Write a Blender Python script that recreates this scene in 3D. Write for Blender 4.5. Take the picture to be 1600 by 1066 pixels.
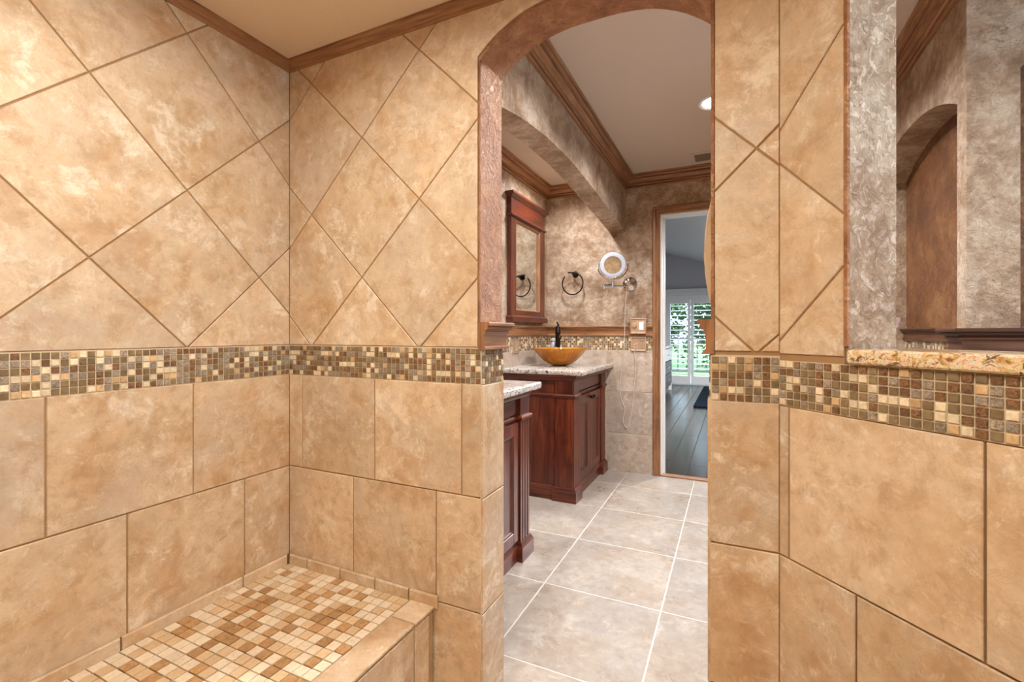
import bpy, bmesh, math, random
from mathutils import Vector
random.seed(11)
SC = bpy.context.scene
COL = SC.collection
for o in list(bpy.data.objects): bpy.data.objects.remove(o)

# ------------------------------------------------------------------ camera, world, sun, exposure
H = 1.105
YAW = math.radians(25.32)
FPX, CY = 729.0, 520.6
cam_d = bpy.data.cameras.new('camera'); cam_d.sensor_width = 36.0; cam_d.lens = FPX / 1600 * 36
cam_d.shift_y = -(533 - CY) / 1600; cam_d.clip_start = 0.02; cam_d.clip_end = 300
cam = bpy.data.objects.new('camera', cam_d); COL.objects.link(cam)
cam.location = (0, 0, H); cam.rotation_euler = (math.pi / 2, 0, YAW)
SC.camera = cam

world = bpy.data.worlds.new('sky'); SC.world = world; world.use_nodes = True
wb = world.node_tree.nodes['Background']
wb.inputs[0].default_value = (0.66, 0.82, 1.0, 1); wb.inputs[1].default_value = 7.0
sun_d = bpy.data.lights.new('sun', 'SUN'); sun_d.energy = 4; sun_d.angle = 0.01; sun_d.color = (1, .95, .86)
sun = bpy.data.objects.new('sun', sun_d); COL.objects.link(sun)
sun.rotation_euler = (math.radians(40), math.radians(12), 0)

def portal(loc, rot, sx, sy):
    d = bpy.data.lights.new('daylight_portal', 'AREA'); d.shape = 'RECTANGLE'; d.size = sx; d.size_y = sy
    d.cycles.is_portal = True
    o = bpy.data.objects.new('daylight_portal', d); COL.objects.link(o); o.location = loc; o.rotation_euler = rot
portal((-.35, 10.62, 1.0), (math.radians(-90), 0, 0), 1.9, 2.0)      # patio door
portal((2.26, .7, 1.425), (0, math.radians(90), 0), 1.45, 2.0)         # window over the tub

SC.view_settings.view_transform = 'Standard'; SC.view_settings.look = 'None'
SC.view_settings.gamma = 1; SC.view_settings.use_curve_mapping = False
SC.view_settings.exposure = 0.0
PW = dict(shower=15.5, shower_fill=15.5, can=25, alcove=12.5, tub=22, bed=300)

# ------------------------------------------------------------------ node helper and materials
def srgb(r, g, b):
    f = lambda c: (c / 255 / 12.92) if c / 255 <= .04045 else ((c / 255 + .055) / 1.055) ** 2.4
    return (f(r), f(g), f(b), 1)
class NT:
    def __init__(s, name):
        s.m = bpy.data.materials.new(name); s.m.use_nodes = True
        s.t = s.m.node_tree; s.n = s.t.nodes; s.p = s.n['Principled BSDF']
    def add(s, typ, **kw):
        nd = s.n.new(typ)
        for k, v in kw.items():
            if k[0] == '_': setattr(nd, k[1:], v)
            else: s.set(nd.inputs[k.replace('9', ' ')] if not k.startswith('i') or not k[1:].isdigit() else nd.inputs[int(k[1:])], v)
        return nd
    def set(s, inp, v):
        if isinstance(v, bpy.types.NodeSocket): s.t.links.new(v, inp)
        elif hasattr(v, 'outputs'): s.t.links.new(v.outputs[0], inp)
        else: inp.default_value = v
    def P(s, **kw):
        names = dict(col='Base Color', rough='Roughness', metal='Metallic', spec='Specular IOR Level', normal='Normal',
                     trans='Transmission Weight', ior='IOR', coat='Coat Weight', coatr='Coat Roughness', emc='Emission Color',
                     ems='Emission Strength', alpha='Alpha', sss='Subsurface Weight')
        for k, v in kw.items(): s.set(s.p.inputs[names[k]], v)
        return s.m
    def coords(s, mode='obj', rnd=True, scale=(1, 1, 1)):
        tc = s.add('ShaderNodeTexCoord')
        out = tc.outputs['Object'] if mode == 'obj' else tc.outputs['UV']
        mp = s.add('ShaderNodeMapping', i0=out, Scale=scale)
        if rnd:
            oi = s.add('ShaderNodeObjectInfo')
            s.rand = oi.outputs['Random']
            cx = s.add('ShaderNodeCombineXYZ', X=s.math('MULTIPLY', s.rand, 37.), Y=s.math('MULTIPLY', s.rand, 91.), Z=s.math('MULTIPLY', s.rand, 53.))
            s.set(mp.inputs['Location'], cx.outputs[0])
        return mp.outputs[0]
    def math(s, op, a, b=0.0, clamp=False):
        nd = s.add('ShaderNodeMath', _operation=op, i0=a, i1=b); nd.use_clamp = clamp; return nd.outputs[0]
    def noise(s, vec, scale, detail=4, rough=.55, dist=0):
        return s.add('ShaderNodeTexNoise', Vector=vec, Scale=scale, Detail=detail, Roughness=rough, Distortion=dist).outputs['Fac']
    def ramp(s, fac, stops):
        nd = s.add('ShaderNodeValToRGB', i0=fac); e = nd.color_ramp.elements
        while len(e) < len(stops): e.new(.5)
        for el, (p, c) in zip(e, stops): el.position = p; el.color = c if len(c) == 4 else (*c, 1)
        return nd.outputs[0]
    def mix(s, fac, a, b, mode='MIX'):
        nd = s.add('ShaderNodeMix', _data_type='RGBA', _blend_type=mode)
        s.set(nd.inputs[0], fac); s.set(nd.inputs[6], a); s.set(nd.inputs[7], b); return nd.outputs[2]
    def bump(s, h, strength=.3, dist=.002, normal=None):
        nd = s.add('ShaderNodeBump', Height=h, Strength=strength, Distance=dist)
        if normal: s.set(nd.inputs['Normal'], normal)
        return nd.outputs[0]
    def hsv(s, col, v=1.0, sat=1.0):
        return s.add('ShaderNodeHueSaturation', Color=col, Value=v, Saturation=sat).outputs[0]

def G(v): return (v, v, v, 1)
def mat_travertine(name, dark, mid, light, pale, grey, rough=.42, vein=.55, scale=1.0, patch=.45, line=.4):
    n = NT(name); v = n.coords()
    a = n.noise(v, 4.5 * scale, 10, .66, .25)
    c = n.ramp(a, [(.34, dark), (.47, mid), (.6, light), (.75, mid)])
    g = n.noise(v, 2.6 * scale, 8, .6, .3)
    c = n.mix(n.ramp(g, [(.48, G(0)), (.66, G(.75))]), c, grey)
    b = n.noise(v, 8.5 * scale, 12, .72, .5)
    vm = n.math('MULTIPLY', n.ramp(b, [(.53, G(0)), (.6, G(1)), (.72, G(.3))]), n.ramp(n.noise(v, 3.1 * scale, 3, .5, .3), [(.46, G(0)), (.58, G(1))]))
    c = n.mix(n.math('MULTIPLY', vm, vein), c, pale)
    r = n.noise(v, 5.5 * scale, 9, .7, .8)
    c = n.mix(n.ramp(n.noise(v, 3.6 * scale, 9, .66, .2), [(.54, G(0)), (.7, G(patch))]), c, dark)
    ln = n.ramp(r, [(.485, G(0)), (.497, G(1)), (.509, G(0))])
    c = n.mix(n.math('MULTIPLY', n.math('MULTIPLY', ln, line), n.ramp(g, [(.35, G(0)), (.5, G(1))])), c, dark)
    c = n.mix(n.ramp(n.noise(v, 15 * scale, 11, .76, .4), [(.40, G(.6)), (.5, G(0))]), c, dark)
    c = n.mix(n.ramp(n.noise(v, 19 * scale, 11, .78, .5), [(.54, G(0)), (.64, G(.5))]), c, pale)
    c = n.hsv(c, n.ramp(n.noise(v, 30, 9, .74, .3), [(.32, G(.82)), (.68, G(1.02))]))
    s = n.noise(v, 110, 3, .6)
    c = n.mix(n.ramp(s, [(.3, G(.4)), (.4, G(0))]), c, dark)
    c = n.hsv(c, n.math('ADD', n.math('MULTIPLY', n.rand, .18), .98))
    h = n.math('ADD', n.math('MULTIPLY', b, .6), n.math('MULTIPLY', n.noise(v, 160, 3, .6), .5))
    return n.P(col=c, rough=n.ramp(a, [(.3, G(rough - .06)), (.7, G(rough + .1))]), normal=n.bump(h, .35, .0016), spec=.45)
TILE = mat_travertine('travertine_tile', srgb(186, 151, 113), srgb(206, 180, 148), srgb(214, 192, 164), srgb(232, 222, 204), srgb(192, 176, 157), vein=.75)
FLOORT = mat_travertine('floor_travertine', srgb(150, 134, 120), srgb(158, 145, 132), srgb(168, 157, 146), srgb(184, 176, 166), srgb(150, 143, 138), rough=.3, patch=.12, line=.0)
BATHT = mat_travertine('bath_wall_travertine', srgb(160, 138, 118), srgb(182, 164, 146), srgb(192, 176, 160), srgb(210, 198, 184), srgb(174, 162, 152), rough=.34, patch=.2, line=.3, vein=.85)

def mat_plain(name, col, rough=.5, metal=0, bump=0, bscale=200, spec=.5, **kw):
    n = NT(name)
    k = dict(col=col, rough=rough, metal=metal, spec=spec, **kw)
    if bump: k['normal'] = n.bump(n.noise(n.coords(rnd=False), bscale, 4, .6), bump, .002)
    return n.P(**k)
def mat_grout(name, c1, c2):
    n = NT(name); v = n.coords(rnd=False)
    return n.P(col=n.mix(n.noise(v, 14, 5, .6), c1, c2), rough=.85, normal=n.bump(n.noise(v, 420, 3, .7), .5, .001), spec=.2)
GROUT = mat_grout('wall_grout', srgb(150, 116, 80), srgb(176, 142, 104))
GROUTL = mat_grout('mosaic_grout', srgb(196, 178, 150), srgb(214, 198, 172))
GROUTB = mat_grout('bench_grout', srgb(196, 172, 140), srgb(150, 122, 90))
GROUTF = mat_grout('floor_grout', srgb(188, 179, 168), srgb(204, 196, 186))

def mat_stucco(name, dark, mid, light, rough=.36):
    n = NT(name); v = n.coords(rnd=False)
    a = n.noise(v, 4.0, 10, .68, .4)
    c = n.ramp(a, [(.34, dark), (.5, mid), (.64, light)])
    m = n.noise(v, 20, 9, .72, .5)
    c = n.mix(n.ramp(m, [(.42, G(.4)), (.52, G(0))]), c, dark)
    c = n.mix(n.ramp(m, [(.52, G(0)), (.64, G(.45))]), c, light)
    msk = n.ramp(n.noise(v, 9, 3, .5, .3), [(.42, G(.15)), (.58, G(1))])
    pit = n.math('MULTIPLY', n.ramp(n.noise(v, 85, 4, .55, .9), [(.36, G(1)), (.43, G(0))]), msk)
    c = n.mix(n.math('MULTIPLY', pit, .55), c, dark)
    rdg = n.noise(v, 38, 7, .66, 1.1)
    h = n.math('SUBTRACT', n.math('ADD', n.math('MULTIPLY', n.ramp(rdg, [(.40, G(0)), (.56, G(1))]), .6), n.math('MULTIPLY', n.noise(v, 120, 5, .68, .4), .45)), n.math('MULTIPLY', pit, .45))
    return n.P(col=c, rough=n.ramp(m, [(.35, G(rough + .14)), (.65, G(rough - .06))]), normal=n.bump(h, .8, .0045), spec=.65)
STUCCO = mat_stucco('glazed_plaster', srgb(130, 98, 70), srgb(174, 146, 118), srgb(208, 190, 168))
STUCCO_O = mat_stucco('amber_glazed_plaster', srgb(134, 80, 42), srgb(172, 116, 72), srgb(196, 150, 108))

STUCCO_N = mat_stucco('shaded_amber_glazed_plaster', srgb(92, 54, 24), srgb(122, 76, 38), srgb(148, 102, 60))  # darker amber copy for both niches; their shade is put into the colour

def mat_wood(name, dark, mid, light, rough=.35, scale=1.0, coat=.0):
    n = NT(name); v = n.coords('uv', True, (2.2 * scale, 26 * scale, 1))
    a = n.noise(v, 1.0, 6, .6, 1.2)
    c = n.ramp(a, [(.3, dark), (.5, mid), (.7, light)])
    v2 = n.add('ShaderNodeMapping', i0=v, Scale=(2.5, 6, 1)).outputs[0]
    f = n.noise(v2, 1.5, 4, .7, .3)
    c = n.mix(n.ramp(f, [(.35, G(.5)), (.5, G(0))]), c, dark)
    k = n.noise(n.add('ShaderNodeMapping', i0=v, Scale=(1.6, .16, 1)).outputs[0], 1.6, 2, .5, .4)
    c = n.mix(n.ramp(k, [(.62, G(0)), (.74, G(.55))]), c, dark)
    return n.P(col=c, rough=rough, normal=n.bump(f, .15, .001), spec=.5, coat=coat, coatr=.2)
OAK = mat_wood('honey_brown_trim_wood', srgb(106, 70, 44), srgb(152, 106, 70), srgb(180, 134, 96), .36)
CHERRY = mat_wood('dark_cherry_wood', srgb(48, 16, 8), srgb(92, 38, 20), srgb(124, 58, 30), .36, .8, .15)
WALNUT = mat_wood('dark_walnut_trim_wood', srgb(58, 34, 22), srgb(96, 60, 40), srgb(122, 82, 58), .34)
PLANK = mat_wood('dark_floor_wood', srgb(34, 25, 20), srgb(52, 40, 33), srgb(76, 60, 50), .2, .6)

def mat_granite(name, base, cols, gold):
    n = NT(name); v = n.coords(rnd=False)
    vd = n.add('ShaderNodeVectorMath', _operation='ADD', i0=v, i1=n.add('ShaderNodeTexNoise', Vector=v, Scale=22., Detail=4.).outputs['Color']).outputs[0]
    a = n.noise(v, 26, 6, .65, 2.2)
    c = n.ramp(a, [(.32, cols[2]), (.38, cols[0]), (.46, base), (.54, cols[1]), (.6, gold), (.68, cols[1])])
    b = n.noise(v, 46, 5, .7, 2.8)
    c = n.mix(n.ramp(b, [(.56, G(0)), (.62, G(.9))]), c, cols[2])
    vr = n.add('ShaderNodeTexVoronoi', Vector=v, Scale=230.)
    c = n.mix(.22, c, vr.outputs['Color'], 'SOFT_LIGHT')
    return n.P(col=c, rough=.12, spec=.6, normal=n.bump(a, .05, .001))
GRAN_W = mat_granite('white_speckled_granite', srgb(186, 178, 168), (srgb(84, 66, 56), srgb(206, 202, 196), srgb(40, 36, 38)), srgb(150, 106, 74))
GRAN_G = mat_granite('golden_granite', srgb(222, 196, 152), (srgb(186, 130, 66), srgb(234, 222, 200), srgb(84, 66, 58)), srgb(212, 160, 90))

def mat_mosaic(name, c1, c2, rough, sc=150, bump=.2, spec=.6, coat=0., var=.4):
    n = NT(name); v = n.coords()
    a = n.noise(v, sc, 4, .65, 1.5)
    c = n.ramp(a, [(.32, c1), (.62, c2)])
    c = n.hsv(c, n.math('ADD', n.math('MULTIPLY', n.rand, var), 1 - var / 2))
    return n.P(col=c, rough=rough, normal=n.bump(a, bump, .002), spec=spec, coat=coat, coatr=.06)
MOS = [mat_mosaic('cream_stone_mosaic', srgb(206, 186, 152), srgb(232, 218, 190), .4, 70),
       mat_mosaic('olive_glass_mosaic', srgb(112, 92, 64), srgb(138, 118, 88), .16, 40, .05, .6, .6),
       mat_mosaic('brown_crackle_glass_mosaic', srgb(62, 38, 22), srgb(146, 104, 66), .14, 190, .7, .7, .6),
       mat_mosaic('smoky_crackle_glass_mosaic', srgb(98, 82, 68), srgb(178, 164, 146), .14, 190, .7, .7, .6),
       mat_mosaic('tan_stone_mosaic', srgb(190, 154, 108), srgb(214, 184, 140), .4, 70)]
MOSW = [.19, .27, .23, .24, .07]
BMOS = [mat_mosaic('ivory_travertine_chip', srgb(214, 194, 166), srgb(228, 212, 188), .5, 60, .3, .3, var=.14),
        mat_mosaic('sand_travertine_chip', srgb(198, 168, 130), srgb(212, 184, 148), .5, 60, .3, .3, var=.14),
        mat_mosaic('walnut_travertine_chip', srgb(158, 116, 74), srgb(188, 150, 106), .5, 60, .3, .3, var=.3)]

PAINT_B = mat_plain('bath_ceiling_paint', srgb(204, 188, 172), .7, bump=.3, bscale=160, spec=.2)
PAINT_S = mat_plain('shower_ceiling_paint', srgb(226, 206, 180), .7, bump=.4, bscale=120, spec=.2)
WHITE = mat_plain('white_gloss_paint', srgb(232, 232, 230), .35)
GREYW = mat_plain('pale_grey_wall_paint', srgb(190, 190, 194), .7, spec=.2)
SLATE = mat_plain('charcoal_paint', srgb(70, 70, 76), .4)
CHROME = mat_plain('chrome', srgb(210, 212, 216), .08, 1)
BRONZE = mat_plain('dark_bronze', srgb(44, 34, 32), .28, .8)
MIRROR = mat_plain('mirror_glass', srgb(226, 230, 228), .015, 1)
RINGW = mat_plain('frosted_white_ring', srgb(186, 192, 206), .4)
PLASTIC = mat_plain('white_plastic', srgb(235, 235, 235), .3)
PLATE = mat_mosaic('tan_stone_plate', srgb(150, 118, 92), srgb(186, 156, 128), .35, 60, .2)
CORD = mat_plain('clear_white_cord', srgb(206, 198, 190), .3)
RUG = mat_plain('navy_shag', srgb(9, 20, 32), .95, bump=1., bscale=90, spec=.1)
TOWEL = mat_plain('cream_knit_cotton', srgb(214, 190, 158), .95, bump=.8, bscale=140, spec=.1)
LEAF = NT('leaf_green'); _v = LEAF.coords(); LEAF = LEAF.P(col=LEAF.mix(LEAF.noise(_v, 3, 3), srgb(38, 68, 30), srgb(84, 118, 54)), rough=.55)
BARK = mat_plain('bark', srgb(90, 74, 58), .9)
CONC = mat_plain('patio_concrete', srgb(196, 190, 180), .8, bump=.3, bscale=60)
LAWN = mat_plain('lawn', srgb(96, 130, 70), .9)
DUCT = mat_plain('vent_brown_metal', srgb(116, 96, 78), .5)
DUCTD = mat_plain('vent_dark_inside', srgb(40, 33, 28), .8)
BLUEG = mat_plain('pale_blue_plastic', srgb(196, 206, 222), .2)
AMBER = NT('amber_ribbed_glass'); _v = AMBER.coords(rnd=False)
AMBER = AMBER.P(col=AMBER.ramp(AMBER.noise(_v, 9, 5, .6, 1), [(.3, srgb(176, 98, 4)), (.7, srgb(224, 154, 24))]), rough=.2, trans=.3, coat=.15, coatr=.06, spec=.4)
def mat_pane():
    n = NT('clear_window_glass'); n.n.remove(n.p)
    tr = n.add('ShaderNodeBsdfTransparent', Color=(.96, .98, .98, 1)); gl = n.add('ShaderNodeBsdfGlossy', Roughness=.02)
    mx = n.add('ShaderNodeMixShader', i0=.06, i1=tr, i2=gl)
    n.t.links.new(mx.outputs[0], n.n['Material Output'].inputs[0]); return n.m
PANE = mat_pane()
def mat_emit(name, col, s):
    n = NT(name); return n.P(col=G(1), emc=col, ems=s)
LAMP_C = mat_emit('lamp_lens', (1, .95, .88, 1), 14)

# ------------------------------------------------------------------ mesh helpers
WL = {}
def wloc(o): return WL.get(o, Vector((0, 0, 0)))
def finish(name, V, F, mat, parent=None, bevel=0, seg=1, smooth=False, grain=None, uvs=None, origin=None, ang=35):
    V = [Vector(v) for v in V]
    lo = Vector([min(v[i] for v in V) for i in range(3)]); hi = Vector([max(v[i] for v in V) for i in range(3)])
    if origin is None: origin = (lo + hi) / 2
    origin = Vector(origin)
    me = bpy.data.meshes.new(name); me.from_pydata([v - origin for v in V], [], F)
    bm = bmesh.new(); bm.from_mesh(me)
    if uvs is not None:
        ul = bm.loops.layers.uv.new('UVMap'); bm.faces.ensure_lookup_table()
        for f, fu in zip(bm.faces, uvs):
            for l, u in zip(f.loops, fu): l[ul].uv = u
    bmesh.ops.recalc_face_normals(bm, faces=bm.faces)
    if bevel:
        es = [e for e in bm.edges if len(e.link_faces) == 2 and e.calc_face_angle(0) > .5]
        bmesh.ops.bevel(bm, geom=es, offset=bevel, segments=seg, affect='EDGES', profile=.6, clamp_overlap=True)
    if uvs is None:
        g = grain if grain is not None else max(range(3), key=lambda i: hi[i] - lo[i])
        ul = bm.loops.layers.uv.new('UVMap')
        for f in bm.faces:
            nx = max(range(3), key=lambda i: abs(f.normal[i]))
            if nx == g: a, b = [i for i in range(3) if i != g]
            else: a = g; b = [i for i in range(3) if i not in (g, nx)][0]
            for l in f.loops: l[ul].uv = (l.vert.co[a] + origin[a], l.vert.co[b] + origin[b])
    bm.to_mesh(me); bm.free()
    me.materials.append(mat)
    if smooth:
        me.shade_smooth(); me.set_sharp_from_angle(angle=math.radians(ang))
    return link(name, me, origin, parent)
def link(name, me, origin, parent=None):
    o = bpy.data.objects.new(name, me); COL.objects.link(o)
    origin = Vector(origin)
    if parent is not None: o.parent = parent; o.location = origin - wloc(parent)
    else: o.location = origin
    WL[o] = origin; return o
def thing(name, label, cat, loc, group=None):
    o = bpy.data.objects.new(name, None); COL.objects.link(o); o.location = loc; WL[o] = Vector(loc)
    o.empty_display_size = .05
    return tag(o, label, cat, group)
def tag(o, label, cat, group=None):
    o['label'] = label; o['category'] = cat
    if group: o['group'] = group
    return o
def struct(o, label=None, cat=None):
    o['kind'] = 'structure'
    if label: o['label'] = label
    if cat: o['category'] = cat
    return o

class MB:
    def __init__(s): s.V = []; s.F = []
    def raw(s, V, F):
        k = len(s.V); s.V += [tuple(v) for v in V]; s.F += [tuple(i + k for i in f) for f in F]; return s
    def box(s, x0, x1, y0, y1, z0, z1):
        return s.raw([(x, y, z) for x in (x0, x1) for y in (y0, y1) for z in (z0, z1)],
                     [(0, 1, 3, 2), (4, 6, 7, 5), (0, 4, 5, 1), (2, 3, 7, 6), (0, 2, 6, 4), (1, 5, 7, 3)])
    def prism(s, poly, f0, f1):                     # poly of 2-D points, f0/f1 map a 2-D point to 3-D
        n = len(poly)
        return s.raw([f0(p) for p in poly] + [f1(p) for p in poly],
                     [tuple(range(n))[::-1], tuple(range(n, 2 * n))] + [(i, (i + 1) % n, n + (i + 1) % n, n + i) for i in range(n)])
    def lathe(s, prof, c, n=24, axis=2, cap=True):
        V = []; F = []
        for r, h in prof:
            for k in range(n):
                a = 2 * math.pi * k / n; p = [0, 0, 0]; i, j = [q for q in range(3) if q != axis]
                p[i] = c[i] + r * math.cos(a); p[j] = c[j] + r * math.sin(a); p[axis] = c[axis] + h; V.append(tuple(p))
        m = len(prof)
        for q in range(m - 1):
            for k in range(n): F.append((q * n + k, q * n + (k + 1) % n, (q + 1) * n + (k + 1) % n, (q + 1) * n + k))
        if cap: F.append(tuple(range(n))); F.append(tuple(range((m - 1) * n, m * n)))
        return s.raw(V, F)
    def tube(s, pts, r, n=8, closed=False):
        P = [Vector(p) for p in pts]; m = len(P); V = []; F = []
        up = Vector((0, 0, 1)); prev = None
        for i in range(m):
            if closed: d = P[(i + 1) % m] - P[i - 1]
            else: d = P[min(i + 1, m - 1)] - P[max(i - 1, 0)]
            d.normalize()
            a = prev if prev is not None else (up if abs(d.z) < .9 else Vector((1, 0, 0)))
            a = (a - d * a.dot(d)).normalized(); b = d.cross(a); prev = a
            rr = r[i] if isinstance(r, (list, tuple)) else r
            for k in range(n):
                t = 2 * math.pi * k / n; V.append(tuple(P[i] + a * (rr * math.cos(t)) + b * (rr * math.sin(t))))
        for i in range(m if closed else m - 1):
            j = (i + 1) % m
            for k in range(n): F.append((i * n + k, i * n + (k + 1) % n, j * n + (k + 1) % n, j * n + k))
        if not closed: F.append(tuple(range(n))); F.append(tuple(range((m - 1) * n, m * n)))
        return s.raw(V, F)
    def obj(s, name, mat, parent=None, **kw): return finish(name, s.V, s.F, mat, parent, **kw)

def sweep(name, path, prof, mat, parent=None, side=1, mp=lambda a, b, c: (a, b, c), origin=None, closed=False, **kw):
    """closed profile (out, height) swept along a plan path with mitred corners"""
    n = len(path); m = len(prof); V = []; U = []; L = 0
    P = [Vector((p[0], p[1])) for p in path]
    dirs = [(P[(i + 1) % n] - P[i]).normalized() for i in range(n if closed else n - 1)]
    def nrm(d): return Vector((-d.y, d.x)) * side
    for i in range(n):
        if closed: d0, d1 = dirs[i - 1], dirs[i]
        else: d0 = dirs[max(i - 1, 0)]; d1 = dirs[min(i, n - 2)]
        n0, n1 = nrm(d0), nrm(d1); b = (n0 + n1)
        b = b / max(b.length_squared, 1e-6) * 2 if b.length > 1e-4 else n0
        if i: L += (P[i] - P[i - 1]).length
        for o, h in prof: V.append(mp(P[i].x + b.x * o, P[i].y + b.y * o, h)); U.append(L)
    pl = [0]
    for k in range(m): pl.append(pl[-1] + math.dist(prof[k], prof[(k + 1) % m]))
    F = []; UV = []
    for i in range(n if closed else n - 1):
        j = (i + 1) % n; uj = U[j * m] if j else L + (P[0] - P[-1]).length
        for k in range(m):
            k2 = (k + 1) % m
            F.append((i * m + k, i * m + k2, j * m + k2, j * m + k))
            UV.append([(U[i * m], pl[k]), (U[i * m], pl[k + 1]), (uj, pl[k + 1]), (uj, pl[k])])
    if not closed:
        F.append(tuple(range(m))); UV.append([(p[1], p[0]) for p in prof])
        F.append(tuple(range((n - 1) * m, n * m))); UV.append([(p[1], p[0]) for p in prof])
    return finish(name, V, F, mat, parent, uvs=UV, origin=origin, **kw)

# polygon clipping (convex)
def clip(poly, a, b, c):                            # keep a*x+b*y <= c
    out = []
    for i in range(len(poly)):
        p, q = poly[i], poly[(i + 1) % len(poly)]
        dp, dq = a * p[0] + b * p[1] - c, a * q[0] + b * q[1] - c
        if dp <= 0: out.append(p)
        if dp * dq < 0:
            t = dp / (dp - dq); out.append((p[0] + (q[0] - p[0]) * t, p[1] + (q[1] - p[1]) * t))
    return out
def cliprect(poly, u0, u1, v0, v1):
    for h in ((-1, 0, -u0), (1, 0, u1), (0, -1, -v0), (0, 1, v1)):
        if len(poly) < 3: return []
        poly = clip(poly, *h)
    return poly
def area(p): return sum(p[i][0] * p[(i + 1) % len(p)][1] - p[(i + 1) % len(p)][0] * p[i][1] for i in range(len(p))) / 2
def clean(poly):
    o = [p for i, p in enumerate(poly) if math.dist(p, poly[i - 1]) > 1e-4]
    return o if area(o) > 0 else o[::-1]
def inset(poly, d):
    n = len(poly); out = []
    for i in range(n):
        p0, p, p1 = Vector(poly[i - 1]), Vector(poly[i]), Vector(poly[(i + 1) % n])
        e0 = (p - p0).normalized(); e1 = (p1 - p).normalized()
        n0 = Vector((-e0.y, e0.x)); n1 = Vector((-e1.y, e1.x)); b = n0 + n1
        out.append(tuple(p + b * (2 * d / max(b.length_squared, .2))))
    return out
def tile_geo(poly, T, thick=.0035, ch=.0016):
    """bevelled slab: poly (u,v) counter-clockwise, T(u,v,w) maps to world, w out of the wall"""
    poly = clean(poly); n = len(poly); top = inset(poly, ch)
    V = [T(u, v, -.001) for u, v in poly] + [T(u, v, thick - ch) for u, v in poly] + [T(u, v, thick) for u, v in top]
    F = [tuple(range(2 * n, 3 * n)), tuple(range(n))[::-1]]
    for r in (0, 1): F += [(r * n + i, r * n + (i + 1) % n, (r + 1) * n + (i + 1) % n, (r + 1) * n + i) for i in range(n)]
    return V, F
def proj(p):
    x, y, z = p; fw = -math.sin(YAW) * x + math.cos(YAW) * y; rt = math.cos(YAW) * x + math.sin(YAW) * y
    if fw < .02: return None
    return (800 + FPX * rt / fw, CY - FPX * (z - H) / fw, fw)
def tiles_rect(parent, T, u0, u1, v0, v1, joints, mat=TILE, g=.004, name='tile', thick=.0035):
    xs = [u0] + sorted(j for j in joints if u0 + .004 < j < u1 - .004) + [u1]
    for a, b in zip(xs, xs[1:]):
        a2 = a + (g / 2 if a != u0 else 0); b2 = b - (g / 2 if b != u1 else 0)
        V, F = tile_geo([(a2, v0), (b2, v0), (b2, v1), (a2, v1)], T, thick)
        finish(name, V, F, mat, parent)
def tiles_diamond(parent, T, uc, vc, hd, u0, u1, v0, v1, g=.004, mat=TILE, skip=None):
    out = []
    k0 = int((u0 - uc) / hd) - 2; k1 = int((u1 - uc) / hd) + 2; l0 = int((v0 - vc) / hd) - 2; l1 = int((v1 - vc) / hd) + 2
    r = hd - g * .7071
    for k in range(k0, k1 + 1):
        for l in range(l0, l1 + 1):
            if (k + l) % 2 == 0: continue                        # crossings sit on even sums, tile centres on odd
            cu, cv = uc + k * hd, vc + l * hd
            p = cliprect([(cu + r, cv), (cu, cv + r), (cu - r, cv), (cu, cv - r)], u0, u1, v0, v1)
            if len(p) < 3 or abs(area(p)) < 2e-4: continue
            V, F = tile_geo(p, T); out.append(finish('tile', V, F, mat, parent))
    return out

def mosaic(parent, T, u0, u1, v0, v1, cols, rows=6, budget=None, thick=.003, g=.003, mats=MOS, w=MOSW, name='mosaic_tile', visible=None):
    """individual chips that share one mesh; whatever is over the budget or out of frame joins one 'stuff' part"""
    pu, pv = (u1 - u0) / cols, (v1 - v0) / rows
    hu, hv = pu / 2 - g / 2, pv / 2 - g / 2
    O = Vector(T(0, 0, 0))
    V, F = tile_geo([(-hu, -hv), (hu, -hv), (hu, hv), (-hu, hv)], lambda a, b, c: tuple(Vector(T(a, b, c)) - O), thick, .0009)
    me = bpy.data.meshes.new(name); me.from_pydata(V, [], F); me.materials.append(mats[0])
    bm = bmesh.new(); bm.from_mesh(me); bmesh.ops.recalc_face_normals(bm, faces=bm.faces); bm.to_mesh(me); bm.free()
    cells = []
    for i in range(cols):
        for j in range(rows):
            c = Vector(T(u0 + (i + .5) * pu, v0 + (j + .5) * pv, 0)); q = proj(c)
            seen = q is not None and -14 < q[0] < 1614 and -14 < q[1] < 1080
            m = random.choices(range(len(mats)), w)[0]
            cells.append((seen, -q[2] if q else -99, c, m))
    cells.sort(key=lambda t: (not t[0], -t[1]))
    rest = []
    for k, (seen, d, c, m) in enumerate(cells):
        if seen and (budget is None or budget[0] > 0):
            if budget is not None: budget[0] -= 1
            dep = random.uniform(-.0007, .0004)
            o = link(name, me, c + (Vector(T(0, 0, dep)) - O), parent)
            o.material_slots[0].link = 'OBJECT'; o.material_slots[0].material = mats[m]
        else: rest.append((c, m))
    if rest: chips_stuff(parent, [(c, m) for c, m in rest], V, F, mats, name)
def chips_stuff(parent, cells, V, F, mats, name):
    VV = []; FF = []; MI = []
    for c, m in cells:
        k = len(VV); VV += [tuple(Vector(v) + c) for v in V]; FF += [tuple(i + k for i in f) for f in F]; MI += [m] * len(F)
    o = finish(name, VV, FF, mats[0], parent)
    for m in mats[1:]: o.data.materials.append(m)
    for p, i in zip(o.data.polygons, MI): p.material_index = i
    o['kind'] = 'stuff'
    return o

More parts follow.
